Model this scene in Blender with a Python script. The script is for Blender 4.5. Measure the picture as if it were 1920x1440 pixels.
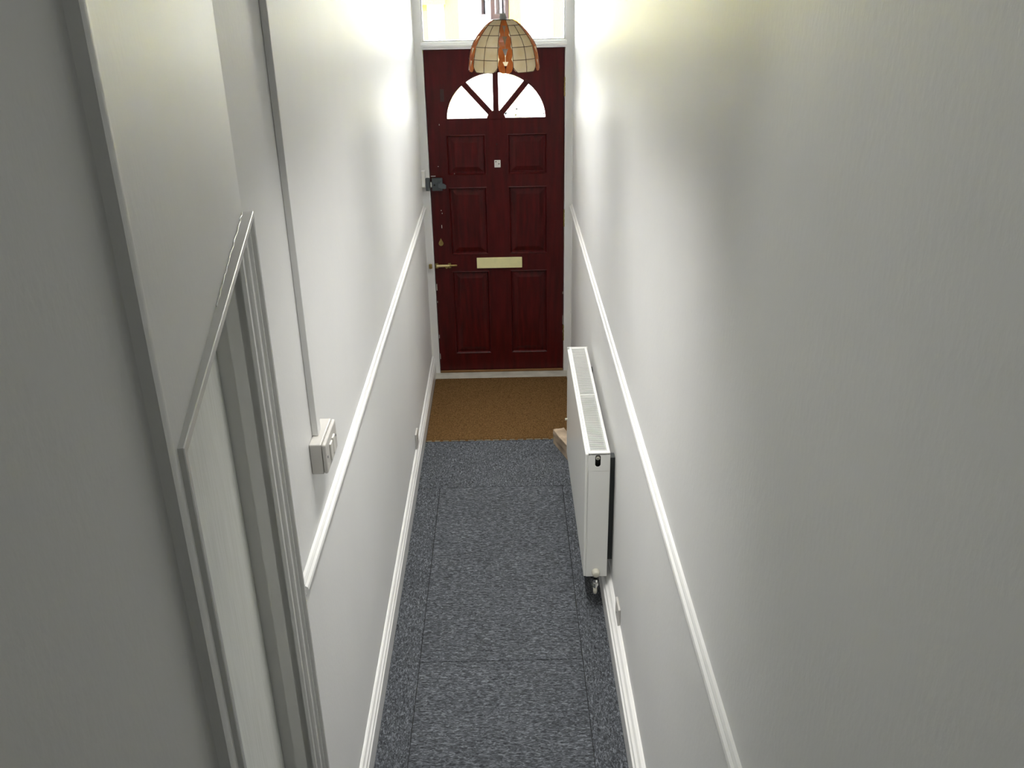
import bpy, bmesh, math, random
from mathutils import Vector, Matrix
random.seed(7)
PI = math.pi
COL = bpy.context.scene.collection
for o in list(bpy.data.objects): bpy.data.objects.remove(o)

# ------------------------------------------------------------------ camera
CF, CP, CY, CR, CH = 1710.78, .4288, .0026, -.0199, 2.4605      # focal px of 1920, pitch, yaw, roll, height
F = Vector((math.sin(CY)*math.cos(CP), math.cos(CY)*math.cos(CP), -math.sin(CP)))
R0 = Vector((math.cos(CY), -math.sin(CY), 0)); U0 = R0.cross(F)
RX = R0*math.cos(CR) + U0*math.sin(CR); UX = U0*math.cos(CR) - R0*math.sin(CR)
cd = bpy.data.cameras.new('camera'); cam = bpy.data.objects.new('camera', cd); COL.objects.link(cam)
cd.sensor_width = 36; cd.lens = 36*CF/1920; cd.clip_start = .02; cd.clip_end = 200
cam.matrix_world = Matrix(((RX.x, UX.x, -F.x, 0), (RX.y, UX.y, -F.y, 0), (RX.z, UX.z, -F.z, CH), (0, 0, 0, 1)))
bpy.context.scene.camera = cam

# ------------------------------------------------------------------ world, lights, exposure
SC = bpy.context.scene
SC.view_settings.view_transform = 'Standard'; SC.view_settings.look = 'None'
SC.view_settings.gamma = 1; SC.view_settings.use_curve_mapping = False
SC.view_settings.exposure = 1.5
w = bpy.data.worlds.new('sky'); SC.world = w; w.use_nodes = True
nt = w.node_tree; bg = nt.nodes['Background']
bg.inputs[0].default_value = (.86, .93, 1.0, 1); bg.inputs[1].default_value = 10.5

def area(name, loc, rot, sx, sy, energy, color=(1, 1, 1), portal=False):
    l = bpy.data.lights.new(name, 'AREA'); l.shape = 'RECTANGLE'; l.size = sx; l.size_y = sy
    l.energy = energy; l.color = color
    if portal: l.cycles.is_portal = True
    o = bpy.data.objects.new(name, l); COL.objects.link(o); o.location = loc; o.rotation_euler = rot
    return o
STRIP, SPREAD = 2.3, 74      # unseen fill strips added at the hall ceiling, watts per metre and beam
sun = bpy.data.lights.new('sun', 'SUN'); sun.energy = 14; sun.angle = math.radians(2); sun.color = (1, .96, .9)
so = bpy.data.objects.new('sun', sun); COL.objects.link(so); so.rotation_euler = (math.radians(42), 0, math.radians(12))
# daylight portals at the two glazed openings (sampling aids only, they give no light of their own)
area('portal', (-.05, 5.75, 2.33), (math.radians(-90), 0, 0), .86, .56, 1, portal=True)
area('portal', (-.05, 5.75, 1.78), (math.radians(-90), 0, 0), .64, .32, 1, portal=True)
# unseen fill light added upstairs above the camera, there is no window
def aim(loc, to): return (Vector(to)-Vector(loc)).to_track_quat('-Z', 'Y').to_euler()
LL = (-1.0, .6, 4.9)
ld = area('landing_fill', LL, aim(LL, (.4, 1.5, 1.3)), 1.2, 1.5, 2.1, (.97, 1, .95)); ld.data.spread = math.radians(80)

# ------------------------------------------------------------------ materials
def newmat(name):
    m = bpy.data.materials.new(name); m.use_nodes = True
    return m, m.node_tree.nodes, m.node_tree.links, m.node_tree.nodes['Principled BSDF']
def mat(name, color, rough=.5, metal=0, spec=.5, var=0, vscale=20, bump=0, bscale=60, stretch=(1, 1, 1), coat=0, big=0, bigs=2):
    m, N, L, p = newmat(name)
    p.inputs['Base Color'].default_value = (*color, 1); p.inputs['Roughness'].default_value = rough
    p.inputs['Metallic'].default_value = metal; p.inputs['Specular IOR Level'].default_value = spec
    if coat: p.inputs['Coat Weight'].default_value = coat; p.inputs['Coat Roughness'].default_value = .15
    if var or bump or big:
        tc = N.new('ShaderNodeTexCoord'); mp = N.new('ShaderNodeMapping'); mp.inputs['Scale'].default_value = stretch
        L.new(tc.outputs['Object'], mp.inputs[0])
    if var:
        n = N.new('ShaderNodeTexNoise'); n.inputs['Scale'].default_value = vscale; n.inputs['Detail'].default_value = 4
        L.new(mp.outputs[0], n.inputs['Vector'])
        r = N.new('ShaderNodeValToRGB'); r.color_ramp.elements[0].position = .3; r.color_ramp.elements[1].position = .7
        r.color_ramp.elements[0].color = (*[max(0, c*(1-var)) for c in color], 1)
        r.color_ramp.elements[1].color = (*[min(1, c*(1+var)) for c in color], 1)
        L.new(n.outputs[0], r.inputs[0]); L.new(r.outputs[0], p.inputs['Base Color'])
    last = None
    for st, sc_, dist in ((bump, bscale, .002), (big, bigs, .02)):
        if st:
            n = N.new('ShaderNodeTexNoise'); n.inputs['Scale'].default_value = sc_; n.inputs['Detail'].default_value = 3
            L.new(mp.outputs[0], n.inputs['Vector'])
            b = N.new('ShaderNodeBump'); b.inputs['Strength'].default_value = st; b.inputs['Distance'].default_value = dist
            L.new(n.outputs[0], b.inputs['Height'])
            if last: L.new(last.outputs[0], b.inputs['Normal'])
            last = b
    if last: L.new(last.outputs[0], p.inputs['Normal'])
    return m

M = {}
M['wall'] = mat('wall_paint', (.865, .862, .845), .5, spec=.3, var=.015, vscale=3, bump=.25, bscale=90, big=.16, bigs=2.2, stretch=(1, 1, .55))
M['ceiling'] = mat('ceiling_paint', (.9, .9, .88), .7, bump=.1)
M['white'] = mat('white_gloss', (.87, .865, .84), .25, spec=.5, var=.02, vscale=8, bump=.12, bscale=40)
M['frame'] = mat('frame_gloss', (.88, .875, .86), .28, spec=.5, bump=.12, bscale=30)
M['red'] = mat('mahogany', (.066, .004, .004), .36, spec=.28, var=.30, vscale=7, bump=.12, bscale=60, stretch=(6, 6, .7))
M['redpanel'] = mat('mahogany_panel', (.066, .0035, .0035), .36, spec=.28, var=.4, vscale=7, bump=.12, bscale=60, stretch=(7, 7, .8))
M['edgewood'] = mat('bare_wood', (.30, .17, .08), .6, var=.2, vscale=20)
M['oak'] = mat('oak_bar', (.22, .11, .035), .5, var=.25, vscale=9, stretch=(.6, 4, 4))
M['brass'] = mat('aged_brass', (.38, .29, .10), .38, metal=.85, var=.25, vscale=60)
M['brassbright'] = mat('polished_brass', (.80, .66, .34), .2, metal=.9)
M['flap'] = mat('brushed_brass_flap', (.92, .86, .46), .45, metal=0, var=.05, vscale=25)
M['lock'] = mat('grey_lock', (.10, .115, .125), .42, metal=.3)
M['black'] = mat('black', (.008, .008, .008), .5)
M['plastic'] = mat('white_plastic', (.62, .60, .56), .35)
M['plasticlite'] = mat('ivory_plastic', (.78, .76, .70), .3)
M['rad'] = mat('radiator_enamel', (.88, .88, .84), .25, spec=.5)
M['fin'] = mat('dark_fins', (.03, .035, .035), .5)
M['chrome'] = mat('chrome', (.7, .7, .68), .18, metal=1)
M['cream'] = mat('cream_cap', (.62, .60, .50), .4)
M['timber'] = mat('offcut_timber', (.40, .31, .22), .8, var=.3, vscale=14, bump=.6, bscale=50)
M['sill'] = mat('sill_paint', (.46, .44, .38), .5, var=.15, vscale=14, bump=.3)
M['alu'] = mat('threshold_strip', (.75, .66, .48), .3, metal=.8)
M['cord'] = mat('grey_flex', (.25, .23, .23), .5)
M['holder'] = mat('lampholder_white', (.55, .56, .54), .35)
M['came'] = mat('dark_came', (.10, .065, .03), .45, metal=.4)
M['lantern'] = mat('lantern_frame', (.09, .06, .062), .5)
M['stair'] = mat('stair_carpet', (.12, .12, .13), .95)
M['pave'] = mat('paving', (.42, .40, .36), .9, var=.2, vscale=6)
M['fence'] = mat('yellow_boards', (.85, .74, .012), .8, var=.12, vscale=5, stretch=(6, 6, .6))
M['fence2'] = mat('cream_boards', (.84, .83, .80), .8, var=.06, vscale=5, stretch=(6, 6, .6))

def carpet(name, along_x, base=(.080, .086, .095)):
    m, N, L, p = newmat(name)
    tc = N.new('ShaderNodeTexCoord'); mp = N.new('ShaderNodeMapping')
    mp.inputs['Scale'].default_value = (55, 160, 100) if along_x else (150, 70, 100)
    L.new(tc.outputs['Object'], mp.inputs[0])
    n = N.new('ShaderNodeTexNoise'); n.inputs['Scale'].default_value = 1; n.inputs['Detail'].default_value = 3; n.inputs['Distortion'].default_value = 1.2
    L.new(mp.outputs[0], n.inputs['Vector'])
    r = N.new('ShaderNodeValToRGB'); e = r.color_ramp.elements
    e[0].position = .33; e[0].color = (*[c*.42 for c in base], 1)
    e[1].position = .70; e[1].color = (*[c*2.5 for c in base], 1)
    x = e.new(.52); x.color = (*base, 1)
    L.new(n.outputs[0], r.inputs[0])
    n2 = N.new('ShaderNodeTexNoise'); n2.inputs['Scale'].default_value = 5; n2.inputs['Detail'].default_value = 3
    L.new(tc.outputs['Object'], n2.inputs['Vector'])
    mr = N.new('ShaderNodeMapRange'); mr.inputs[3].default_value = .82; mr.inputs[4].default_value = 1.18; L.new(n2.outputs[0], mr.inputs[0])
    mx = N.new('ShaderNodeMix'); mx.data_type = 'RGBA'; mx.blend_type = 'MULTIPLY'; mx.inputs[0].default_value = 1
    L.new(r.outputs[0], mx.inputs[6]); L.new(mr.outputs[0], mx.inputs[7]); L.new(mx.outputs[2], p.inputs['Base Color'])
    p.inputs['Roughness'].default_value = .95; p.inputs['Specular IOR Level'].default_value = .1
    b = N.new('ShaderNodeBump'); b.inputs['Strength'].default_value = .6; b.inputs['Distance'].default_value = .003
    L.new(n.outputs[0], b.inputs['Height']); L.new(b.outputs[0], p.inputs['Normal'])
    return m
M['carpet_x'] = carpet('carpet_heather', True)
M['carpet_y'] = carpet('carpet_heather_border', False)
def coir():
    m, N, L, p = newmat('coir')
    tc = N.new('ShaderNodeTexCoord')
    n = N.new('ShaderNodeTexNoise'); n.inputs['Scale'].default_value = 170; n.inputs['Detail'].default_value = 3
    L.new(tc.outputs['Object'], n.inputs['Vector'])
    r = N.new('ShaderNodeValToRGB'); e = r.color_ramp.elements
    e[0].position = .3; e[0].color = (.058, .030, .010, 1); e[1].position = .72; e[1].color = (.20, .115, .045, 1)
    L.new(n.outputs[0], r.inputs[0]); L.new(r.outputs[0], p.inputs['Base Color'])
    p.inputs['Roughness'].default_value = 1; p.inputs['Specular IOR Level'].default_value = .05
    b = N.new('ShaderNodeBump'); b.inputs['Strength'].default_value = .8; b.inputs['Distance'].default_value = .004
    L.new(n.outputs[0], b.inputs['Height']); L.new(b.outputs[0], p.inputs['Normal'])
    return m
M['coir'] = coir()
def ribbed():
    m, N, L, p = newmat('ribbed_door_paint')
    p.inputs['Base Color'].default_value = (.9, .91, .86, 1); p.inputs['Roughness'].default_value = .4
    tc = N.new('ShaderNodeTexCoord'); mp = N.new('ShaderNodeMapping'); mp.inputs['Scale'].default_value = (1, 1, .04)
    L.new(tc.outputs['Object'], mp.inputs[0])
    n = N.new('ShaderNodeTexNoise'); n.inputs['Scale'].default_value = 190; n.inputs['Detail'].default_value = 2
    L.new(mp.outputs[0], n.inputs['Vector'])
    b = N.new('ShaderNodeBump'); b.inputs['Strength'].default_value = .35; b.inputs['Distance'].default_value = .0015
    L.new(n.outputs[0], b.inputs['Height']); L.new(b.outputs[0], p.inputs['Normal'])
    r = N.new('ShaderNodeValToRGB'); e = r.color_ramp.elements
    e[0].position = .35; e[0].color = (.82, .83, .77, 1); e[1].position = .6; e[1].color = (.93, .94, .89, 1)
    L.new(n.outputs[0], r.inputs[0]); L.new(r.outputs[0], p.inputs['Base Color'])
    return m
M['ribbed'] = ribbed()
def shell(name, col, col2, rough=.3, tr=.55, sc_=30):
    m, N, L, p = newmat(name); out = N['Material Output']
    tc = N.new('ShaderNodeTexCoord'); n = N.new('ShaderNodeTexNoise'); n.inputs['Scale'].default_value = sc_; n.inputs['Detail'].default_value = 4
    L.new(tc.outputs['Object'], n.inputs['Vector'])
    r = N.new('ShaderNodeValToRGB'); r.color_ramp.elements[0].position = .3; r.color_ramp.elements[1].position = .7
    r.color_ramp.elements[0].color = (*col, 1); r.color_ramp.elements[1].color = (*col2, 1)
    L.new(n.outputs[0], r.inputs[0]); L.new(r.outputs[0], p.inputs['Base Color']); p.inputs['Roughness'].default_value = rough
    t = N.new('ShaderNodeBsdfTranslucent'); L.new(r.outputs[0], t.inputs[0])
    mx = N.new('ShaderNodeMixShader'); mx.inputs[0].default_value = tr
    L.new(p.outputs[0], mx.inputs[1]); L.new(t.outputs[0], mx.inputs[2]); L.new(mx.outputs[0], out.inputs[0])
    return m
M['capiz'] = shell('capiz_shell', (.90, .82, .62), (.97, .92, .78), tr=.72)
M['amber'] = shell('amber_shell', (.62, .22, .055), (.82, .37, .11), tr=.65)
def glass(name, obscure=0, marks=False, tint=(1, 1, 1)):
    m, N, L, p = newmat(name); out = N['Material Output']; N.remove(p)
    t = N.new('ShaderNodeBsdfTransparent'); t.inputs[0].default_value = (*tint, 1)
    g = N.new('ShaderNodeBsdfGlossy'); g.inputs['Roughness'].default_value = .05
    f = N.new('ShaderNodeFresnel'); f.inputs[0].default_value = 1.45
    mx = N.new('ShaderNodeMixShader'); L.new(f.outputs[0], mx.inputs[0]); L.new(t.outputs[0], mx.inputs[1]); L.new(g.outputs[0], mx.inputs[2])
    last = mx
    if obscure:
        tl = N.new('ShaderNodeBsdfTranslucent'); tl.inputs[0].default_value = (.95, .95, .97, 1)
        m2 = N.new('ShaderNodeMixShader'); m2.inputs[0].default_value = obscure
        L.new(last.outputs[0], m2.inputs[1]); L.new(tl.outputs[0], m2.inputs[2]); last = m2
    if marks:      # dried smears stuck on this pane
        tc = N.new('ShaderNodeTexCoord'); n = N.new('ShaderNodeTexNoise'); n.inputs['Scale'].default_value = 48; n.inputs['Detail'].default_value = 2
        L.new(tc.outputs['Object'], n.inputs['Vector'])
        sp = N.new('ShaderNodeSeparateXYZ'); L.new(tc.outputs['Object'], sp.inputs[0])
        def lim(a, b):
            c1 = N.new('ShaderNodeMath'); c1.operation = 'GREATER_THAN'; L.new(sp.outputs[2], c1.inputs[0]); c1.inputs[1].default_value = a
            c2 = N.new('ShaderNodeMath'); c2.operation = 'LESS_THAN'; L.new(sp.outputs[2], c2.inputs[0]); c2.inputs[1].default_value = b
            c3 = N.new('ShaderNodeMath'); c3.operation = 'MULTIPLY'; L.new(c1.outputs[0], c3.inputs[0]); L.new(c2.outputs[0], c3.inputs[1]); return c3
        z = lim(1.648, 1.715)
        r = N.new('ShaderNodeMapRange'); r.inputs[1].default_value = .60; r.inputs[2].default_value = .64; r.inputs[4].default_value = .97; L.new(n.outputs[0], r.inputs[0])
        k = N.new('ShaderNodeMath'); k.operation = 'MULTIPLY'; L.new(r.outputs[0], k.inputs[0]); L.new(z.outputs[0], k.inputs[1])
        d = N.new('ShaderNodeBsdfDiffuse'); d.inputs[0].default_value = (.35, .38, .45, 1)
        m3 = N.new('ShaderNodeMixShader'); L.new(k.outputs[0], m3.inputs[0]); L.new(last.outputs[0], m3.inputs[1]); L.new(d.outputs[0], m3.inputs[2]); last = m3
    L.new(last.outputs[0], out.inputs[0])
    return m
M['glass'] = glass('clear_glass')
M['obscure'] = glass('frosted_glass', .45)
M['obscuremarks'] = glass('frosted_glass_smeared', .45, True)

# ------------------------------------------------------------------ mesh helpers
def obj(name, bm, m, parent=None, smooth=False, kind=None, label=None, bevel=0, seg=2):
    me = bpy.data.meshes.new(name); bmesh.ops.recalc_face_normals(bm, faces=bm.faces); bm.to_mesh(me); bm.free()
    for mm in (m if isinstance(m, (list, tuple)) else [m]): me.materials.append(mm)
    o = bpy.data.objects.new(name, me); COL.objects.link(o)
    if smooth:
        for p in me.polygons: p.use_smooth = True
    if bevel:
        b = o.modifiers.new('bevel', 'BEVEL'); b.width = bevel; b.segments = seg; b.limit_method = 'ANGLE'; b.angle_limit = math.radians(35)
        b.harden_normals = False
    if parent: o.parent = parent; o.matrix_parent_inverse = parent.matrix_world.inverted()
    if kind: o['kind'] = kind
    if label: o['label'] = label
    return o
def empty(name, loc=(0, 0, 0)):
    o = bpy.data.objects.new(name, None); COL.objects.link(o); o.location = loc; o.empty_display_size = .05
    o.matrix_world = Matrix.Translation(loc)
    return o
def tag(o, label, cat=None, group=None, kind=None):
    o['label'] = label
    if cat: o['category'] = cat
    if group: o['group'] = group
    if kind: o['kind'] = kind
    return o
def box(bm, x0, x1, y0, y1, z0, z1):
    v = [bm.verts.new(p) for p in ((x0, y0, z0), (x1, y0, z0), (x1, y1, z0), (x0, y1, z0), (x0, y0, z1), (x1, y0, z1), (x1, y1, z1), (x0, y1, z1))]
    for f in ((0, 3, 2, 1), (4, 5, 6, 7), (0, 1, 5, 4), (1, 2, 6, 5), (2, 3, 7, 6), (3, 0, 4, 7)): bm.faces.new([v[i] for i in f])
    return bm
def bx(*a): return box(bmesh.new(), *a)
def prism(bm, poly, fn, a, b):
    """poly of 2D points swept from a to b; fn(u, v, s) gives the 3D point"""
    p = [bm.verts.new(fn(u, v, a)) for u, v in poly]; q = [bm.verts.new(fn(u, v, b)) for u, v in poly]
    n = len(poly)
    for i in range(n): bm.faces.new((p[i], p[(i+1) % n], q[(i+1) % n], q[i]))
    bm.faces.new(p[::-1]); bm.faces.new(q)
    return bm
def lathe(bm, prof, c, axis='z', n=24):
    rings = []
    for r, h in prof:
        ring = []
        for i in range(n):
            a = 2*PI*i/n; u, v = max(r, 1e-5)*math.cos(a), max(r, 1e-5)*math.sin(a)
            p = {'z': (u, v, h), 'y': (u, h, v), 'x': (h, u, v)}[axis]
            ring.append(bm.verts.new((c[0]+p[0], c[1]+p[1], c[2]+p[2])))
        rings.append(ring)
    for a, b in zip(rings, rings[1:]):
        for i in range(n): bm.faces.new((a[i], a[(i+1) % n], b[(i+1) % n], b[i]))
    bm.faces.new(rings[0][::-1]); bm.faces.new(rings[-1])
    return bm
def tube(bm, pts, r, n=8):
    pts = [Vector(p) for p in pts]; rings = []
    for i, p in enumerate(pts):
        d = (pts[min(i+1, len(pts)-1)] - pts[max(i-1, 0)]).normalized()
        a = d.cross(Vector((0, 0, 1)) if abs(d.z) < .9 else Vector((1, 0, 0))).normalized(); b = d.cross(a)
        rings.append([bm.verts.new(p + (a*math.cos(2*PI*k/n) + b*math.sin(2*PI*k/n))*r) for k in range(n)])
    for a, b in zip(rings, rings[1:]):
        for i in range(n): bm.faces.new((a[i], a[(i+1) % n], b[(i+1) % n], b[i]))
    bm.faces.new(rings[0][::-1]); bm.faces.new(rings[-1])
    return bm

# ------------------------------------------------------------------ the shell
XL, XR, YD = -.51, .408, 5.587        # hall walls, plane of the front door
A = Vector((-.318, .784)); B = Vector((-.488, 1.746)); DV = (B-A).normalized(); NN = Vector((DV.y, -DV.x))
def P(t, off=0): return A + DV*t + NN*off      # along the splayed wall, off = out into the hall
NH = 2.86; HC, UC = 2.72, 5.4                     # hall ceiling, stairwell ceiling
YH = 1.35                              # where the stairwell opens up

bm = bx(-1.2, XR+.0, .6, 5.62, -.12, -.007)
floor = obj('floor', bm, M['black'], kind='structure', label='dark sub-floor showing in the joints of the grey carpet')
def piece(x0, x1, y0, y1, m):
    g = .0011
    o = obj('carpet_piece', bx(x0+g, x1-g, y0+g, y1-g, -.007, 0), m, floor, bevel=.0015, seg=1); return o
piece(XL+.02, .378, 4.10, 4.612, M['carpet_y'])
piece(XL+.02, -.374, .72, 4.10, M['carpet_y']); piece(.262, .378, .72, 4.10, M['carpet_y'])
for a, b in ((.72, 1.45), (1.45, 2.79), (2.79, 4.10)): piece(-.374, .262, a, b, M['carpet_x'])

bm = bx(XL-.15, XL, 1.738, 5.72, -.1, HC+.1)
obj('wall_left', bm, M['wall'], kind='structure', label='pale grey left hall wall from the side doorway to the front door')
bm = bx(XR, XR+.15, -3.2, 5.72, -.1, UC)
obj('wall_right', bm, M['wall'], kind='structure', label='long pale grey right hall wall')
# splayed wall with the side doorway, rounded arris, short return and near wall
OP0, OP1, OZ = .03, .947, 2.01
def Wo(t): return -.006 - .016*(t+.03)/1.03
bm = bmesh.new()
def slab(t0, t1, z0, z1):
    prism(bm, [tuple(P(t0, Wo(t0))), tuple(P(t1, Wo(t1))), tuple(P(t1, -.16)), tuple(P(t0, -.16))], lambda u, v, s: (u, v, s), z0, z1)
slab(OP1, 1.03, -.1, OZ); slab(-.010, OP0, -.1, OZ); slab(-.010, 1.03, OZ, NH)
obj('wall_left_angled', bm, M['wall'], kind='structure', label='pale grey angled wall above and around the side doorway')
E0 = Vector((-.3207, .753)); NX = -.3385
pts = [tuple(P(-.010, Wo(-.010)))]
p0 = P(-.010, Wo(-.010))
for k in range(1, 7):                    # rounded arris
    s = k/6; q = p0.lerp(E0, s) + NN*(.0016*math.sin(PI*s)); pts.append((q.x, q.y))
rc = .007; cy = E0.y-.004
pts.append((NX+rc, cy))
for k in range(1, 17):                   # soft inside corner
    a = PI/2*k/16; pts.append((NX+rc-rc*math.sin(a), cy-rc+rc*math.cos(a)))
pts += [(NX, -3.2), (NX-.2, -3.2), (NX-.2, .70), tuple(P(-.010, -.16))]
bm = prism(bmesh.new(), pts, lambda u, v, s: (u, v, s), -.1, NH)
wn = obj('wall_left_near', bm, M['wall'], kind='structure', label='dim grey wall beside the stairs, nearest the viewer on the left')
# front wall around the door set, ceilings, back
bm = bx(-2.5, -.535, 5.6, 5.75, -.1, UC); box(bm, .43, .62, 5.6, 5.75, -.1, UC); box(bm, -.535, .43, 5.6, 5.75, 2.60, UC); box(bm, -.535, .43, 5.6, 5.75, -.1, -.02)
obj('wall_front', bm, M['wall'], kind='structure', label='wall around the front door and its top light')
obj('ceiling', bx(-.9, .6, YH, 5.75, HC, HC+.25), M['ceiling'], kind='structure')
obj('wall_upper', box(bx(-2.5, .6, YH, YH+.12, HC+.25, UC), -2.5, -.52, YH, YH+.12, 2.6, HC+.26), M['wall'], kind='structure')
obj('ceiling_stairwell', bx(-2.4, .6, -3.2, YH+.15, UC, UC+.15), M['ceiling'], kind='structure')
bm = bx(-2.5, .56, -3.2, -3.08, -.2, UC)
obj('wall_back', bm, M['wall'], kind='structure')
bm = bx(NX, .41, -3.09, -1.86, 2.5, 2.73)
box(bm, -2.4, NX-.2, -3.2, YH, 2.66, 2.80); st = obj('landing_floor', bm, M['stair'], kind='structure')
bm = bmesh.new()
for i in range(12): box(bm, NX, XR, -1.86, .72-.215*i, .21*i, .21*(i+1))
obj('stair_flight', bm, M['stair'], kind='structure', label='carpeted stairs below the viewer')

obj('sky_shield_left', bx(-2.6, -2.4, -3.2, 5.75, -.2, UC+.1), M['wall'], kind='structure')  # unseen outer shell, added to seal out stray sky light
obj('sky_shield', bx(-2.6, .6, -3.2, 5.75, UC+.15, UC+.3), M['ceiling'], kind='structure')  # unseen lid of the added shell, stops sky leaks
obj('sky_shield_base', bx(-2.6, .6, -3.2, 5.75, -.3, -.121), M['ceiling'], kind='structure')  # unseen base of the added shell, stops light from below
# skirtings and dado rails
def xprof(side, poly, y0, y1, name, label, z0=0):
    s = 1 if side == 'l' else -1; x = XL if side == 'l' else XR
    bm = prism(bmesh.new(), poly, lambda u, v, t: (x+s*u, t, z0+v), y0, y1)
    return obj(name, bm, M['white'], kind='structure', label=label)
SK = [(0, -.007), (.0215, -.007), (.0215, .082), (.017, .087), (.0185, .093), (.0165, .101), (.011, .106), (.012, .112), (.008, .121), (.003, .125), (0, .125)]
SKR = [(u*1.62, v+.006 if v > 0 else v) for u, v in SK]
xprof('l', SK, 1.80, 5.60, 'baseboard_left', 'white moulded skirting along the left wall')
xprof('r', SKR, .76, 5.30, 'baseboard_right', 'white moulded skirting along the right wall')
DR = [(0, 0), (.006, .001), (.010, .006), (.012, .013), (.009, .016), (.009, .019), (.016, .022), (.018, .029), (.016, .036), (.010, .040), (.010, .043), (.006, .049), (0, .052)]
xprof('l', DR, 1.79, YD-.005, 'trim_1', 'white moulded dado rail on the left wall', 1.082)
xprof('r', DR, .3, YD-.005, 'trim_2', 'white moulded dado rail on the right wall', 1.075)

# ------------------------------------------------------------------ front door
X0, X1, DH, T = -.459, .356, 2.032, .044
d1 = empty('door_1', (-.05, YD, 0)); d1['kind'] = 'structure'; d1['label'] = 'dark red six-panel front door with a half-round glazed top, in a white frame'
# frame
bm = bx(-.536, X0-.003, YD-.012, YD+.07, 0, 2.60); box(bm, X1+.003, .431, YD-.012, YD+.07, 0, 2.60); box(bm, -.536, .431, YD-.012, YD+.07, 2.56, 2.60)
box(bm, X0-.003, X0+.010, YD+T+.001, YD+.07, 0, 2.036); box(bm, X1-.010, X1+.003, YD+T+.001, YD+.07, 0, 2.036); box(bm, X0-.003, X1+.003, YD+T+.001, YD+.07, 2.022, 2.036)
fr = obj('door_frame', bm, M['frame'], d1, bevel=.003)
bm = bmesh.new()
tp = [(-.004, 2.036), (.016, 2.036), (.018, 2.046), (.026, 2.050), (.028, 2.058), (.022, 2.062), (.018, 2.072), (.006, 2.078), (-.05, 2.078), (-.05, 2.036)]
prism(bm, tp, lambda u, v, s: (s, YD-u, v), X0-.012, X1+.012)
obj('transom_rail', bm, M['frame'], d1)
bm = bmesh.new()
for xa, s in ((-.536, 1), (.431, -1)):
    prism(bm, [(0, 0), (0, .012), (.010, .012), (.013, .006), (.024, .004), (.028, 0)], lambda u, v, t: (xa+s*u, YD-.012-v, t), 0, 2.60)
obj('frame_moulding', bm, M['frame'], d1)
obj('sill', box(bx(-.50, .395, 5.482, YD+.07, -.02, .004), X0, X1, YD+T+.001, YD+.07, .004, .03), M['sill'], d1, bevel=.003)
obj('weather_bar', bx(X0, X1, YD-.014, YD-.001, .004, .018), M['oak'], d1, bevel=.003)
# leaf
CX, CZ, RXE, RZE = -.048, 1.637, .302, .275
bm = bmesh.new()
xs = dict(l=(-.459, -.351), m=(-.1165, .017), r=(.2535, .356))
for a, b in xs.values(): box(bm, a, b, YD, YD+T, .018, CZ)
for a, b in ((.018, .135), (.703, .81), (1.237, 1.312), (1.551, CZ)):
    box(bm, -.351, -.1165, YD, YD+T, a, b); box(bm, .017, .2535, YD, YD+T, a, b)
def rect_hit(a):                         # ray from the fan centre to the leaf edge
    c, s = math.cos(a), math.sin(a); k = 9
    if c > 1e-6: k = min(k, (X1-CX)/c)
    if c < -1e-6: k = min(k, (X0-CX)/c)
    if s > 1e-6: k = min(k, (DH-CZ)/s)
    return (CX+c*k, CZ+s*k)
angs = sorted(set([PI*i/48 for i in range(49)] + [math.atan2(DH-CZ, X1-CX), math.atan2(DH-CZ, X0-CX)]))
rows = []
for a in angs:
    r_ = 1/math.sqrt((math.cos(a)/RXE)**2+(math.sin(a)/RZE)**2); e = (CX+r_*math.cos(a), CZ+r_*math.sin(a)); o2 = rect_hit(a)
    rows.append([bm.verts.new((e[0], YD, e[1])), bm.verts.new((o2[0], YD, o2[1])), bm.verts.new((o2[0], YD+T, o2[1])), bm.verts.new((e[0], YD+T, e[1]))])
for a, b in zip(rows, rows[1:]):
    for i in range(4): bm.faces.new((a[i], a[(i+1) % 4], b[(i+1) % 4], b[i]))
leaf = obj('door_leaf', bm, M['red'], d1)
def ell(a, k=0): return (CX+(RXE+k)*math.cos(a), CZ+(RZE+k)*math.sin(a))
# bead round the fan
bm = bmesh.new()
pts = [ell(PI*i/48, -.001) for i in range(49)]
pr = [(0, -.001), (.006, -.004), (.010, .000), (.010, .020), (0, .020)]
prev = None
for i, a in enumerate([PI*j/48 for j in range(49)]):
    ring = [bm.verts.new((ell(a, -k)[0], YD+d, ell(a, -k)[1])) for k, d in pr]
    if prev:
        for k in range(5): bm.faces.new((prev[k], prev[(k+1) % 5], ring[(k+1) % 5], ring[k]))
    prev = ring
box(bm, CX-RXE, CX+RXE, YD-.003, YD+.02, CZ, CZ+.009)
obj('fan_bead', bm, M['red'], leaf)
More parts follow.
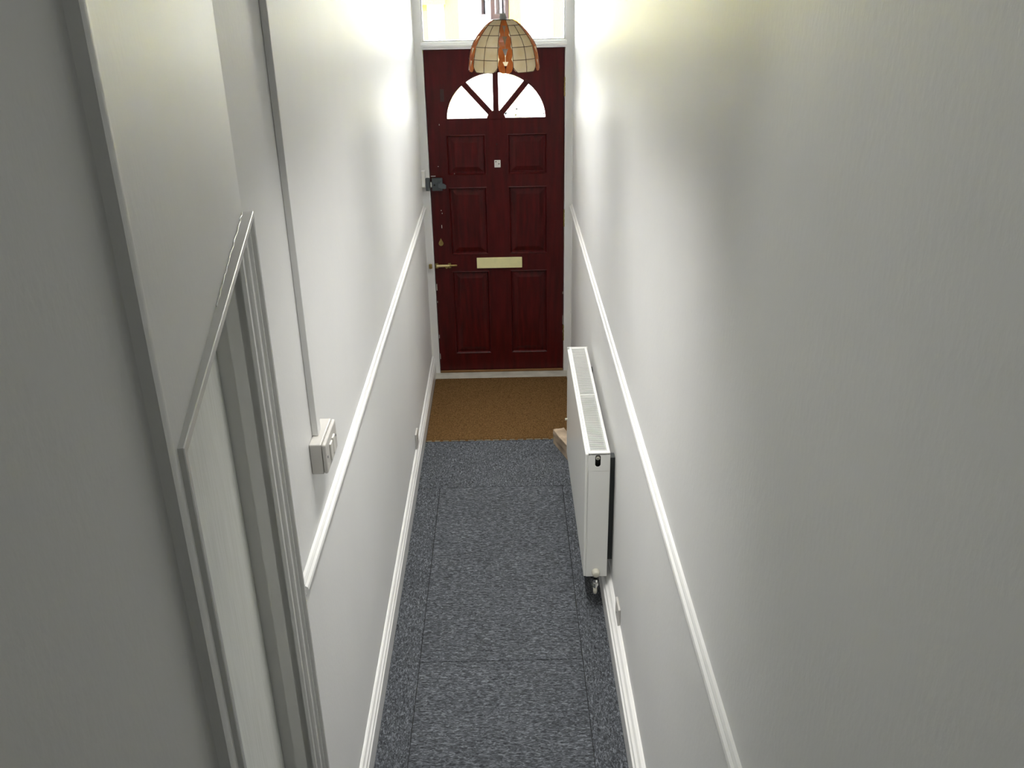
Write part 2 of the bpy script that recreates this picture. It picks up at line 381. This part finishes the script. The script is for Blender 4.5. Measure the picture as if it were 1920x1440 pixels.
# hub and bars
bm = bmesh.new()
hub = [(CX+.056*math.cos(PI*i/16), CZ+.054*math.sin(PI*i/16)) for i in range(17)]
prism(bm, hub, lambda u, v, s: (u, s, v), YD-.004, YD+.03)
obj('fan_hub', bm, M['red'], leaf, bevel=.003)
for a in (PI*.272, PI/2, PI*.735):
    u = Vector((math.cos(a), math.sin(a))); v = Vector((-u.y, u.x)); c = Vector((CX, CZ)); e = Vector(ell(a)); ln = (e-c).length
    pl = [c+u*.04-v*.017, c+u*(ln+.003)-v*.017, c+u*(ln+.003)+v*.017, c+u*.04+v*.017]
    bm = prism(bmesh.new(), [tuple(p) for p in pl], lambda x, z, s: (x, s, z), YD-.002, YD+.024)
    obj('glazing_bar', bm, M['red'], leaf, bevel=.005)
ba = [0, PI*.272, PI/2, PI*.735, PI]
for i in range(4):
    pl = [(CX, CZ)] + [ell(ba[i]+(ba[i+1]-ba[i])*k/12, .004) for k in range(13)]
    bm = prism(bmesh.new(), pl, lambda x, z, s: (x, s, z), YD+.022, YD+.027)
    obj('pane', bm, M['obscuremarks'] if i == 0 else M['obscure'], leaf, label='frosted pane with grey smears along its foot' if i == 0 else None)
# raised panels
def panel(x0, x1, z0, z1):
    bm = bmesh.new(); loops = []
    for k, d in ((0, 0), (.004, -.0025), (.010, .006), (.012, .013), (.020, .013), (.046, .004), (.048, .0035)):
        loops.append([bm.verts.new(p) for p in ((x0+k, YD+d, z0+k), (x1-k, YD+d, z0+k), (x1-k, YD+d, z1-k), (x0+k, YD+d, z1-k))])
    for a, b in zip(loops, loops[1:]):
        for i in range(4): bm.faces.new((a[i], a[(i+1) % 4], b[(i+1) % 4], b[i]))
    bm.faces.new(loops[-1])
    bk = [bm.verts.new(p) for p in ((x0, YD+.03, z0), (x1, YD+.03, z0), (x1, YD+.03, z1), (x0, YD+.03, z1))]
    for i in range(4): bm.faces.new((loops[0][(i+1) % 4], loops[0][i], bk[i], bk[(i+1) % 4]))
    bm.faces.new(bk[::-1])
    return obj('panel', bm, M['redpanel'], leaf)
for z0, z1 in ((1.312, 1.551), (.81, 1.237), (.135, .703)):
    panel(-.351, -.1165, z0, z1); panel(.017, .2535, z0, z1)
# letter plate: flap on a thin back plate
lp = obj('letter_plate', bx(-.193, .094, YD-.010, YD-.001, .722, .791), M['flap'], leaf, bevel=.003, label='pale brass letter flap')
# peephole / chain plate
bm = bx(-.066, -.028, YD-.006, YD-.0005, 1.355, 1.399)
obj('cover_plate', bm, M['plasticlite'], leaf, bevel=.002, label='small white square plate with two screw holes')
bm = bmesh.new()
for x, z in ((-.056, 1.390), (-.038, 1.377)): lathe(bm, [(.0035, -.0068), (.0035, -.005)], (x, YD, z), 'y', 10)
lathe(bm, [(.004, -.003), (.003, 0)], (-.049, YD, 1.492), 'y', 10); lathe(bm, [(.002, -.002), (.002, 0)], (-.053, YD, 1.546), 'y', 8)
obj('screw_hole', bm, M['black'], leaf, label='dark screw holes')
# night latch
lk = obj('night_latch', bx(-.449, -.384, YD-.034, YD-.0005, 1.226, 1.301), M['lock'], leaf, bevel=.004, label='dark grey rim night latch')
bm = lathe(bmesh.new(), [(.017, -.040), (.017, -.034)], (-.402, YD, 1.262), 'y', 20)
prism(bm, [(-.410, 1.249), (-.372, 1.240), (-.362, 1.243), (-.362, 1.262), (-.372, 1.270), (-.408, 1.277)], lambda x, z, s: (x, s, z), YD-.052, YD-.040)
k1 = obj('latch_lever', bm, M['lock'], leaf, bevel=.002)
bm = lathe(bmesh.new(), [(.006, -.0355), (.006, -.034)], (-.433, YD, 1.262), 'y', 14)
obj('latch_button', bm, M['black'], leaf)
obj('latch_tongue', bx(-.458, -.449, YD-.026, YD-.012, 1.247, 1.278), M['plasticlite'], leaf, bevel=.001, label='pale latch tongue')
obj('latch_keep', bx(-.486, -.462, YD-.036, YD-.012, 1.226, 1.303), M['lock'], fr, bevel=.003, label='dark grey latch keep')
obj('packing_block', bx(XL+.0005, -.487, YD-.045, YD-.012, 1.250, 1.350), M['frame'], fr, bevel=.003, label='white painted block beside the latch keep')
# barrel bolt
bm = bx(-.456, -.438, YD-.010, YD-.0005, .728, .760); box(bm, -.375, -.357, YD-.010, YD-.0005, .728, .760)
bt = obj('barrel_bolt', bm, M['brass'], leaf, bevel=.002, label='aged brass barrel bolt')
bm = lathe(bmesh.new(), [(.010, -.448), (.010, -.366)], (0, YD-.011, .745), 'x', 16)
obj('bolt_barrel', bm, M['brassbright'], leaf, smooth=False, label='bright brass bolt barrel')
bm = lathe(bmesh.new(), [(.0055, -.37), (.0055, -.322), (.003, -.318)], (0, YD-.011, .745), 'x', 12); lathe(bm, [(.007, -.030), (.008, -.012)], (-.384, YD, .738), 'y', 12)
obj('bolt_shaft', bm, M['brass'], leaf)
obj('bolt_keep', bx(-.496, -.476, YD-.026, YD-.012, .730, .760), M['brass'], fr, bevel=.004, label='aged brass bolt keep')
# keyhole cover: a drop
dr = [(-.4135, .921)] + [(-.4135+.015*math.cos(a), .888+.016*math.sin(a)) for a in [math.radians(d) for d in range(30, -211, -20)]]
bm = prism(bmesh.new(), dr, lambda x, z, s: (x, s, z), YD-.004, YD-.0005)
obj('keyhole_cover', bm, M['brass'], leaf, bevel=.001, label='brass drop-shaped keyhole cover')
# paint chips and filler marks on the leaf
bm = bmesh.new()
for x, z, a, b in ((-.402, 1.097, .002, .003), (-.397, 1.079, .002, .003), (-.4035, .995, .0018, .010), (-.4555, .60, .0025, .022), (-.4555, .50, .0015, .006), (-.4560, .26, .0015, .012), (-.4565, .12, .0015, .02), (-.31, 1.322, .0015, .003), (-.407, 1.367, .003, .0015), (-.388, 1.613, .0015, .004), (-.44, 1.309, .014, .0015), (.3535, .545, .0015, .008), (.3535, .36, .001, .03), (.3535, .28, .001, .008)):
    box(bm, x-a, x+a, YD-.0006, YD+.001, z-b, z+b)
obj('paint_chip', bm, M['plasticlite'], leaf, label='chips of pale paint on the red door')
bm = bx(-.374, -.352, YD-.0005, YD+.001, 1.745, 1.815)
obj('filled_patch', bm, mat('dark_filler', (.035, .012, .010), .5), leaf, bevel=.0004, label='dark patched strip beside the fan light')
for z in (1.817, 1.036, .272):
    bm = lathe(bmesh.new(), [(.0055, z-.054), (.0055, z+.054)], (X1+.0035, YD-.006, 0), 'z', 12)
    for k in range(4): lathe(bm, [(.0062, z-.052+k*.028), (.0062, z-.032+k*.028)], (X1+.0035, YD-.006, 0), 'z', 12)
    obj('hinge', bm, M['brass'], leaf)

# top light
w1 = empty('window_1', (-.05, YD, 2.08)); w1['kind'] = 'structure'; w1['label'] = 'clear top light above the front door'
bm = bmesh.new()
for x0, x1 in ((X0-.004, X0+.006), (X1-.004, X1+.006)): box(bm, x0, x1, YD-.002, YD+.03, 2.078, 2.56)
box(bm, X0, X1, YD-.002, YD+.03, 2.078, 2.084); box(bm, X0, X1, YD-.002, YD+.03, 2.54, 2.56)
obj('window_bead', bm, M['frame'], w1, bevel=.002)
obj('pane', bx(X0+.004, X1-.002, YD+.018, YD+.022, 2.082, 2.542), M['glass'], w1)

# ------------------------------------------------------------------ side doorway (splayed wall)
d2 = empty('door_2', (*P(.49), 0)); d2['kind'] = 'structure'; d2['label'] = 'white side door in moulded casing, seen from above on the left'
T1, ZT = .977, 2.041
prof = [(0, -.026), (0, -.001), (.0015, 0), (.011, 0), (.0125, -.002), (.013, -.009), (.019, -.010), (.021, -.016), (.027, -.018), (.034, -.018), (.036, -.022), (.0375, -.030), (.042, -.026), (.046, -.028), (.048, -.034), (.048, -.05), (.02, -.05)]
def sweep(prof, m, name, parent, z_top=ZT, t0=0, t1=T1):
    bm = bmesh.new(); rings = []
    for st_ in range(4):
        ring = []
        for wv, off in prof:
            t = t0+wv if st_ < 2 else t1-wv; z = -.005 if st_ in (0, 3) else z_top-wv
            q = P(t, off); ring.append(bm.verts.new((q.x, q.y, z)))
        rings.append(ring)
    n = len(prof)
    for a, b in zip(rings, rings[1:]):
        for i in range(n): bm.faces.new((a[i], a[(i+1) % n], b[(i+1) % n], b[i]))
    bm.faces.new(rings[0]); bm.faces.new(rings[-1][::-1])
    return obj(name, bm, m, parent)
sweep(prof, M['white'], 'casing', d2)
sweep([(.048, -.036), (.048, -.076), (.034, -.078), (.034, -.155), (.026, -.155), (.026, -.036)], M['white'], 'door_lining', d2)
bm = bmesh.new()
prism(bm, [tuple(P(.036, -.106)), tuple(P(.941, -.106)), tuple(P(.941, -.145)), tuple(P(.036, -.145))], lambda u, v, s: (u, v, s), .004, 2.005)
obj('door_leaf', bm, M['ribbed'], d2, label='white door leaf with fine vertical ribs')
# torn paint edge on top of the head
bm = bmesh.new(); pp = []
for k in range(24):
    t = .42+.55*k/23; q = P(t, Wo(t)+.0012+random.uniform(-.0012, .0012)); pp.append((q.x, q.y, ZT+.0005))
tube(bm, pp, .0012, 6)
obj('paint_edge', bm, M['white'], d2)

# ------------------------------------------------------------------ carpet edge strip and door mat
t3 = empty('threshold_strip', (-.05, 4.615, 0)); tag(t3, 'thin metal strip between the grey carpet and the brown mat', 'threshold strip')
obj('bar', bx(-.486, .37, 4.6135, 4.6225, -.007, .0005), M['oak'], t3)
for k in range(18):
    a = -.483+.0475*k; obj('bright_edge', bx(a, a+random.uniform(.028, .041), 4.6115, 4.6175, .0004, .003), M['alu'], t3)
mat_o = obj('door_mat', bx(-.487, .374, 4.623, 5.481, -.007, .004), M['coir'], bevel=.003)
tag(mat_o, 'brown coir mat filling the floor in front of the red door', 'mat')

# ------------------------------------------------------------------ radiator
ra = empty('radiator', (.336, 3.64, .16)); tag(ra, 'white panel radiator on the right wall near the front door', 'radiator')
Y0, Y1, Z0, Z1, RA, RB = 3.10, 4.175, .16, .742, .288, .384
obj('front_panel', bx(RA, RA+.012, Y0+.003, Y1-.003, Z0-.002, Z1-.006), M['rad'], ra, bevel=.004)
obj('back_panel', bx(RB-.012, RB, Y0+.003, Y1-.003, Z0-.002, Z1-.010), M['rad'], ra, bevel=.004)
# end cover with the slot
def endcover(y0, y1, slot):
    bm = bmesh.new(); cx = (RA+RB)/2; s0, s1, hw = .690, .724, .0115
    x0, x1 = RA+.010, RB
    if not slot: return box(bm, x0, x1, y0, y1, Z0, Z1-.004)
    ring = [(cx+.001+hw*math.cos(a), (s1 if i < 9 else s0)+hw*math.sin(a)) for i, a in enumerate([PI*k/8 for k in range(9)]+[PI+PI*k/8 for k in range(9)])]
    zm = (s0+s1)/2
    def outer(p):
        dx, dz = p[0]-cx, p[1]-zm; k = min((x1-cx)/abs(dx) if abs(dx) > 1e-6 else 99, .040/abs(dz) if abs(dz) > 1e-6 else 99); return (cx+dx*k, zm+dz*k)
    n = len(ring); fr_ = []
    for p in ring:
        o2 = outer(p); fr_.append([bm.verts.new((p[0], y0, p[1])), bm.verts.new((o2[0], y0, o2[1])), bm.verts.new((p[0], y0+.012, p[1]))])
    for i in range(n):
        a, b = fr_[i], fr_[(i+1) % n]; bm.faces.new((a[0], a[1], b[1], b[0])); bm.faces.new((a[0], b[0], b[2], a[2]))
    box(bm, x0, x1, y0, y1, Z0, zm-.0399); box(bm, x0, x1, y0, y1, zm+.0399, Z1-.004)
    return bm
# plate with a cut slot: simple boxes round a capsule hole
bm = bmesh.new(); cx, hw, s0, s1 = .3365, .0105, .690, .722
xa, xb, ya, yb = RA+.010, RB, Y0, Y0+.004
cap = [(cx+hw*math.cos(PI*k/10), s1+hw*math.sin(PI*k/10)) for k in range(11)] + [(cx+hw*math.cos(PI+PI*k/10), s0+hw*math.sin(PI+PI*k/10)) for k in range(11)]
zt, zb = Z1-.004, .66
def outer(x, z):
    zm = (s0+s1)/2; dx, dz = x-cx, z-zm; k = 99
    if dx > 1e-7: k = min(k, (xb-cx)/dx)
    if dx < -1e-7: k = min(k, (xa-cx)/dx)
    if dz > 1e-7: k = min(k, (zt-zm)/dz)
    if dz < -1e-7: k = min(k, (zb-zm)/dz)
    return (cx+dx*k, zm+dz*k)
_m = math
zm = (s0+s1)/2
angl = sorted(set([_m.atan2(z-zm, x-cx) % (2*PI) for x, z in cap] + [_m.atan2(z-zm, x-cx) % (2*PI) for x, z in ((xa, zt), (xb, zt), (xa, zb), (xb, zb))]))
def capray(a):
    c, s = _m.cos(a), _m.sin(a)
    if abs(c) > 1e-9:
        k = hw/abs(c)
        if abs(s*k) <= (s1-s0)/2: return (cx+c*k, zm+s*k)
    h = (s1-s0)/2*(1 if s > 0 else -1)
    b = s*h; k = b+_m.sqrt(max(0, b*b-h*h+hw*hw)); return (cx+c*k, zm+s*k)
def rectray(a):
    c, s = _m.cos(a), _m.sin(a); return outer(cx+c*.001, zm+s*.001)
rr = []
for a in angl:
    p, q = capray(a), rectray(a)
    rr.append([bm.verts.new((p[0], ya, p[1])), bm.verts.new((q[0], ya, q[1])), bm.verts.new((q[0], yb, q[1])), bm.verts.new((p[0], yb, p[1]))])
for i in range(len(rr)):
    a, b = rr[i], rr[(i+1) % len(rr)]
    for k in range(4): bm.faces.new((a[k], a[(k+1) % 4], b[(k+1) % 4], b[k]))
box(bm, xa, xb, ya, yb, Z0, zb)
bmesh.ops.remove_doubles(bm, verts=bm.verts, dist=1e-6)
obj('side_cover', bm, M['rad'], ra, bevel=.0012)
obj('side_cover', bx(RA+.010, RB, Y1-.004, Y1, Z0, Z1-.004), M['rad'], ra, bevel=.0012)
obj('slot_backing', bx(.320, .353, Y0+.02, Y0+.03, .665, .737), M['black'], ra)
bm = lathe(bmesh.new(), [(.008, .020), (.008, .004), (.0065, .002)], (cx, Y0, .716), 'y', 18)
pg = obj('bleed_plug', bm, M['cream'], ra, smooth=False)
bm = lathe(bmesh.new(), [(.0028, .0035), (.0028, .001)], (cx, Y0, .715), 'y', 10); obj('bleed_screw', bm, M['lock'], pg)
bm = bmesh.new()
box(bm, RA+.010, RA+.020, Y0, Y1, Z1-.010, Z1); box(bm, RB-.012, RB, Y0, Y1, Z1-.010, Z1)
box(bm, RA+.020, RB-.012, Y0, Y0+.020, Z1-.010, Z1); box(bm, RA+.020, RB-.012, Y1-.012, Y1, Z1-.010, Z1)
box(bm, RA+.020, RB-.012, 3.625, 3.637, Z1-.010, Z1-.0005)
gr = obj('top_grille', bm, M['rad'], ra, bevel=.0015)
sm = None
y = Y0+.0255
while y < Y1-.014:
    if not (3.620 < y < 3.642):
        if sm is None:
            o = obj('slat', bx(RA+.020, RB-.012, -.0021, .0021, -.0012, 0), M['rad'], gr); sm = o.data
        else:
            o = bpy.data.objects.new('slat', sm); COL.objects.link(o); o.parent = gr; o.matrix_parent_inverse = gr.matrix_world.inverted()
        o.location = (0, y, Z1-.001)
    y += .0098
obj('end_bead', bx(RA-.002, RB+.003, Y1, Y1+.006, Z1-.012, Z1+.002), M['rad'], ra, bevel=.002)
bm = bmesh.new()
for k in range(70): box(bm, RA+.016, RB-.016, Y0+.03+k*.0147, Y0+.032+k*.0147, Z0+.04, Z1-.035)
box(bm, RA+.014, RB-.014, Y0+.035, Y1-.03, Z0+.03, Z1-.016); o = obj('fins_and_shade_core', bm, M['fin'], ra); o['kind'] = 'stuff'  # solid dark core added among the fins so the grille gaps look shaded
obj('wall_bracket', bx(RB+.001, XR-.0005, Y0+.035, Y0+.075, .22, .70), M['fin'], ra, label='dark strip of bracket behind the radiator')
obj('wall_bracket', bx(RB+.001, XR-.0005, Y1-.09, Y1-.05, .22, .66), M['fin'], ra)
# near valve
bm = lathe(bmesh.new(), [(.0145, .010), (.0165, .004), (.0165, -.012), (.013, -.022), (.009, -.024)], (.338, Y0, .183), 'y', 20)
va = obj('valve_cap', bm, M['cream'], ra, smooth=True)
bm = lathe(bmesh.new(), [(.009, .150), (.009, .136), (.013, .134), (.013, .120), (.0085, .118), (.0085, .108)], (.337, Y0-.004, 0), 'z', 16)
obj('valve_nut', bm, M['chrome'], ra)
bm = lathe(bmesh.new(), [(.0085, .110), (.0085, .088), (.006, .078), (.002, .075)], (.337, Y0-.004, 0), 'z', 16)
obj('valve_stub', bm, M['cream'], ra, smooth=True)
# far valve, its spindle just peeps past the front panel
fv = obj('far_valve', lathe(bmesh.new(), [(.009, .14), (.009, -.0065)], (.362, Y1-.03, 0), 'z', 12), M['cream'], ra)
obj('air_vent', lathe(bmesh.new(), [(.006, .276), (.006, .2875)], (0, Y1-.05, .372), 'x', 12), M['cream'], ra)

# timber block on the carpet joint
a0 = Vector((.2375, 4.567)); u = Vector((.316, -.949)).normalized(); v = Vector((.949, .316)).normalized()
pl = [a0, a0+u*.34, a0+u*.34+v*.045, a0+v*.068]
bm = prism(bmesh.new(), [tuple(p) for p in pl], lambda x, y_, s: (x, y_, s), .0005, .088)
bmesh.ops.subdivide_edges(bm, edges=bm.edges, cuts=3, use_grid_fill=True)
for vv in bm.verts:
    if vv.co.z > .001: vv.co += Vector((random.uniform(-1, 1), random.uniform(-1, 1), random.uniform(-1, .4)))*.0022
tb = obj('timber_block', bm, M['timber'], bevel=.003); tag(tb, 'rough offcut block of pale timber on the carpet edge behind the radiator', 'block')

# ------------------------------------------------------------------ switch box and trunking
sb = empty('switch_box', (XL+.02, 2.105, 1.333)); tag(sb, 'surface-mounted white double switch box below the cable trunking', 'light switch')
obj('back_box', bx(XL+.0005, XL+.031, 2.03, 2.18, 1.289, 1.375), M['plastic'], sb, bevel=.003)
bm = prism(bmesh.new(), [(2.030, 1.290), (2.180, 1.290), (2.180, 1.374), (2.030, 1.374)], lambda u_, v_, s: (s, u_, v_), XL+.0315, XL+.042)
fp = obj('face_plate', bm, M['plastic'], sb, bevel=.005, seg=3)
for yy in (2.088, 2.124): obj('rocker', bx(XL+.041, XL+.0465, yy-.013, yy+.013, 1.305, 1.352), M['plasticlite'], fp, bevel=.002)
for yy in (2.045, 2.165):
    bm = lathe(bmesh.new(), [(.0035, XL+.0418), (.0035, XL+.0428)], (0, yy, 1.332), 'x', 12); obj('screw', bm, M['lock'], fp)
tr = obj('cable_trunking', bx(XL+.0003, XL+.0163, 2.078, 2.116, 1.3755, HC-.002), M['wall'], bevel=.0015)
tag(tr, 'grey-white painted cable trunking running up the left wall from the switch box', 'trunking')

# ------------------------------------------------------------------ blank plates above the skirtings
def plate(side, yc, zc, label):
    s = 1 if side == 'l' else -1; x = XL if side == 'l' else XR
    r = empty('outlet_plate', (x, yc, zc)); tag(r, label, 'wall plate')
    bm = bx(min(x+s*.0003, x+s*.010), max(x+s*.0003, x+s*.010), yc-.043, yc+.043, zc-.043, zc+.043)
    obj('plate', bm, M['plastic'], r, bevel=.0035, seg=3)
    bm = lathe(bmesh.new(), [(.0035, x+s*.0098), (.0035, x+s*.0108)], (0, yc, zc), 'x', 10); obj('centre_hole', bm, M['lock'], r)
plate('l', 4.335, .170, 'small square blank plate low on the left wall by the mat')
plate('r', 2.865, .162, 'small square blank plate low on the right wall nearer than the radiator')

# ------------------------------------------------------------------ pendant lamp
LY, LX, ZB = 3.5, .003, 2.120
lm = empty('pendant_lamp', (LX, LY, ZB)); tag(lm, 'capiz shell dome pendant lamp with amber leaf strips hanging before the front door', 'lamp')
bm = lathe(bmesh.new(), [(.0120, 2.2845), (.0138, 2.2855), (.0122, 2.300), (.0098, 2.3085), (.006, 2.3105)], (LX, LY, 0), 'z', 24)
obj('lampholder', bm, M['holder'], lm, smooth=False, bevel=.001)
obj('flex', tube(bmesh.new(), [(LX, LY, 2.308), (LX, LY, HC-.015)], .0026), M['cord'], lm)
obj('ceiling_rose', lathe(bmesh.new(), [(.012, HC-.03), (.035, HC-.022), (.038, HC-.0005)], (LX, LY, 0), 'z', 24), M['holder'], lm)
RL = .129
PR = [(1.0, 0), (.995, .020), (.972, .042), (.94, .063), (.895, .084), (.815, .104), (.71, .122), (.595, .139), (.485, .153), (.38, .164), (.27, .170)]
HV = [0, .042, .084, .122, .153, .170]
def prof_r(h):
    for (r0, h0), (r1, h1) in zip(PR, PR[1:]):
        if h0 <= h <= h1+1e-9: return (r0+(r1-r0)*(h-h0)/(h1-h0))*RL
    return PR[-1][0]*RL
def dome(az, h, k=0): r = prof_r(min(max(h, 0), .170))+k; return Vector((LX+r*math.sin(az), LY-r*math.cos(az), ZB+h))
def patch(poly_uv, m, name, kk=0):
    """poly_uv: closed outline in (azimuth, height); fan from its centre, double sided with thickness"""
    bm = bmesh.new(); n = len(poly_uv); c = (sum(p[0] for p in poly_uv)/n, sum(p[1] for p in poly_uv)/n)
    th = .0012
    def ring(s, k): return [bm.verts.new(dome(c[0]+(a-c[0])*s, c[1]+(h-c[1])*s, k)) for a, h in poly_uv]
    o1, o2, i1, i2 = ring(1, kk), ring(.5, kk), ring(1, kk-th), ring(.5, kk-th)
    co, ci = bm.verts.new(dome(*c, kk)), bm.verts.new(dome(*c, kk-th))
    for i in range(n):
        j = (i+1) % n
        bm.faces.new((o1[i], o1[j], o2[j], o2[i])); bm.faces.new((i1[j], i1[i], i2[i], i2[j])); bm.faces.new((o1[j], o1[i], i1[i], i1[j]))
        bm.faces.new((o2[i], o2[j], co)); bm.faces.new((i2[j], i2[i], ci))
    return obj(name, bm, m, lm, smooth=False)
D = math.radians
came = bmesh.new()
def came_line(f, n=8, r=.0011): tube(came, [f(i/n) for i in range(n+1)], r, 6)
def edge(a0, h0, a1, h1, n=4): return [(a0+(a1-a0)*i/n, h0+(h1-h0)*i/n) for i in range(n)]
g = .0007
LEAF = [(.05, 0), (.45, 0), (.76, .12), (.92, .32), (.98, .55), (.96, .78), (.86, .95), (.70, 1.0), (.50, .93), (.32, .76), (.14, .52), (.04, .32), (.03, .12)]
for s in range(5):
    ca = D(2.5+72*s)                         # amber strip centre
    w_ = D(12.2)
    for c in (0, 1):                         # two columns of capiz tiles in each panel
        aa = ca+w_+D(23.6)*c; ab = aa+D(23.6)
        for r_ in range(5):
            h0, h1 = HV[r_]+g, HV[r_+1]-g; a_, b_ = aa+D(.4), ab-D(.4)
            if r_ == 0:                      # scalloped foot
                if c == 0:
                    q = [(b_, h0)] + edge(b_, h0, b_, h1)[1:] + [(b_, h1)] + edge(b_, h1, a_, h1)[1:] + [(a_, h1)] + [(a_, .018)] + [(a_+D(9)*(1-math.cos(t)), .018-(.018-h0)*math.sin(t)) for t in (PI/8, PI/4, 3*PI/8, PI/2)]
                else:
                    q = [(a_, h1), (a_, h0)] + [(b_-D(9)*(1-math.cos(t)), .018-(.018-h0)*math.sin(t)) for t in (PI/2, 3*PI/8, PI/4, PI/8)] + [(b_, .018)] + edge(b_, .018, b_, h1)[1:] + [(b_, h1)] + edge(b_, h1, a_, h1)[1:]
            else: q = edge(a_, h0, b_, h0)+edge(b_, h0, b_, h1)+edge(b_, h1, a_, h1)+edge(a_, h1, a_, h0)
            patch(q, M['capiz'], 'capiz_tile')
        came_line(lambda t, a=aa: dome(a, (.018 if c == 0 else 0)+(.170-(.018 if c == 0 else 0))*t, .0005))
    came_line(lambda t, a=ca+w_+D(47.2): dome(a, .018+.152*t, .0005))
    for h in HV[1:]: came_line(lambda t, h=h: dome(ca+w_+D(47.2)*t, h, .0005))
    came_line(lambda t: dome(ca+w_+D(47.2)*t, .018-.018*math.sin(PI*min(1, max(0, (.5-abs(t-.5))/.19)) / 2), .0005), 24)
    # amber leaves: four pairs and one cap piece
    q = edge(ca-w_*.95, .153, ca+w_*.95, .153)+edge(ca+w_*.95, .153, ca+w_*.95, .1695)+edge(ca+w_*.95, .1695, ca-w_*.95, .1695)+edge(ca-w_*.95, .1695, ca-w_*.95, .153)
    patch(q, M['amber'], 'amber_leaf')
    rng = [(-.001, .0455), (.038, .086), (.080, .124), (.119, .156)]
    for k, (h0, h1) in enumerate(rng):
        for sg in (-1, 1):
            q = [(ca+sg*w_*x, h0+(h1-h0)*sv) for x, sv in LEAF]
            patch(q, M['amber'], 'amber_leaf', .0006 if k % 2 else -.0004)
obj('came_lines', came, M['came'], lm)
bm = lathe(bmesh.new(), [(.034, .1685+ZB), (.034, .171+ZB), (.012, .172+ZB), (.012, .1675+ZB)], (LX, LY, 0), 'z', 24)
obj('top_ring', bm, M['came'], lm)
bm = lathe(bmesh.new(), [(.008, .168+ZB), (.014, .155+ZB), (.014, .13+ZB), (.010, .128+ZB)], (LX, LY, 0), 'z', 16)
obj('socket', bm, M['holder'], lm)
bm = lathe(bmesh.new(), [(.010, .13+ZB), (.013, .118+ZB), (.026, .09+ZB), (.028, .075+ZB), (.022, .058+ZB), (.008, .05+ZB)], (LX, LY, 0), 'z', 20)
obj('bulb', bm, M['holder'], lm, smooth=True)

# ------------------------------------------------------------------ outside
obj('ground', bx(-9, 9, 5.76, 22, -.3, -.12), M['pave'], kind='structure', label='paving outside')
fe = empty('fence', (0, 9.6, -.12)); tag(fe, 'sunlit pale board fence seen through the top light', 'fence')
me = {}
for k in range(40):
    x = -3+.152*k; c = k in (13, 14, 16, 20, 23)
    o = obj('fence_board', bx(x, x+.145, 9.6, 9.62, -.12, 2.75+.02*(k % 3)), M['fence' if c else 'fence2'], fe)
for z in (2.14, .6): obj('fence_rail', bx(-3, -.55 if z > 1 else 3, 9.55, 9.598, z, z+.09), M['fence'], fe)
la = empty('porch_lantern', (-.06, 6.6, 2.13)); tag(la, 'square leaded glass lantern hanging outside above the front door', 'lantern')
ang = math.radians(33); S = .058
def LP(u_, v_, z): return (-.052+u_*math.cos(ang)-v_*math.sin(ang), 6.6+u_*math.sin(ang)+v_*math.cos(ang), z)
ZL0, ZL1 = 2.155, 2.42
def lbox(name, u0, u1, v0, v1, z0, z1, m, par):
    bm = bmesh.new(); prism(bm, [(u0, v0), (u1, v0), (u1, v1), (u0, v1)], lambda a_, b_, s: LP(a_, b_, s), z0, z1); return obj(name, bm, m, par)
for sx in (-1, 1):
    for sy in (-1, 1): lbox('corner_post', sx*S-.015, sx*S+.015, sy*S-.015, sy*S+.015, ZL0, ZL1, M['lantern'], la)
lbox('base', -S-.014, S+.014, -S-.014, S+.014, ZL0-.012, ZL0+.020, M['lantern'], la)
lbox('top', -S-.012, S+.012, -S-.012, S+.012, ZL1, ZL1+.014, M['lantern'], la)
for (u0, u1, v0, v1) in ((-S, S, -S-.001, -S+.001), (-S, S, S-.001, S+.001), (-S-.001, -S+.001, -S, S), (S-.001, S+.001, -S, S)):
    lbox('pane', u0, u1, v0, v1, ZL0+.012, ZL1, M['glass'], la)
bm = bmesh.new()
tube(bm, [LP(0, -S-.002, ZL0+.01), LP(0, -S-.002, ZL1)], .0012, 6)
tube(bm, [LP(-S+S*2*i/10, -S-.002, ZL0+.045+.035*abs(i-5)/5*(1 if i != 5 else 0)) for i in range(11)], .0012, 6)
obj('leading', bm, M['lantern'], la)
obj('chain', tube(bmesh.new(), [(-.052, 6.6, ZL1+.012), (-.052, 6.6, 2.95)], .004), M['lantern'], la)

M['brick'] = mat('sky_block_brick', (.30, .25, .22), .9, var=.2, vscale=12)
bm = bx(-1.0, -.72, 5.76, 6.75, -.12, 3.0); box(bm, .62, .9, 5.76, 6.75, -.12, 3.0)  # unseen side walls, added to block oblique sky light
obj('sky_block_walls', bm, M['brick'], kind='structure', label='unseen brick side walls added to block sideways sky light')
obj('sky_block_slab', bx(-1.0, .9, 5.76, 6.75, 3.0, 3.08), M['frame'], kind='structure', label='porch roof added unseen over the front door to cut the sky')  # unseen slab, added to cut the high sky

# two unseen fill strips added to lift the lower hall, before and beyond the pendant
for ya, yb, lab in ((1.75, 3.2, 'unseen fill strip added at the ceiling nearer the stairs'), (3.75, 5.0, 'unseen fill strip added at the ceiling nearer the front door')):
    cl = empty('ceiling_fill', (-.05, (ya+yb)/2, HC)); tag(cl, lab, 'added fill light', 'fill strips added at the hall ceiling')
    bm = bx(-.125, -.110, ya, yb, HC-.006, HC-.0005); box(bm, .010, .025, ya, yb, HC-.006, HC-.0005)
    box(bm, -.110, .010, ya, ya+.015, HC-.006, HC-.0005); box(bm, -.110, .010, yb-.015, yb, HC-.006, HC-.0005)
    obj('fill_bezel', bm, M['frame'], cl)
    sl = area('strip_fill', (-.05, (ya+yb)/2, HC-.007), (0, 0, 0), .11, yb-ya-.05, STRIP*(yb-ya), (1, .985, .955)); sl.data.spread = math.radians(SPREAD)
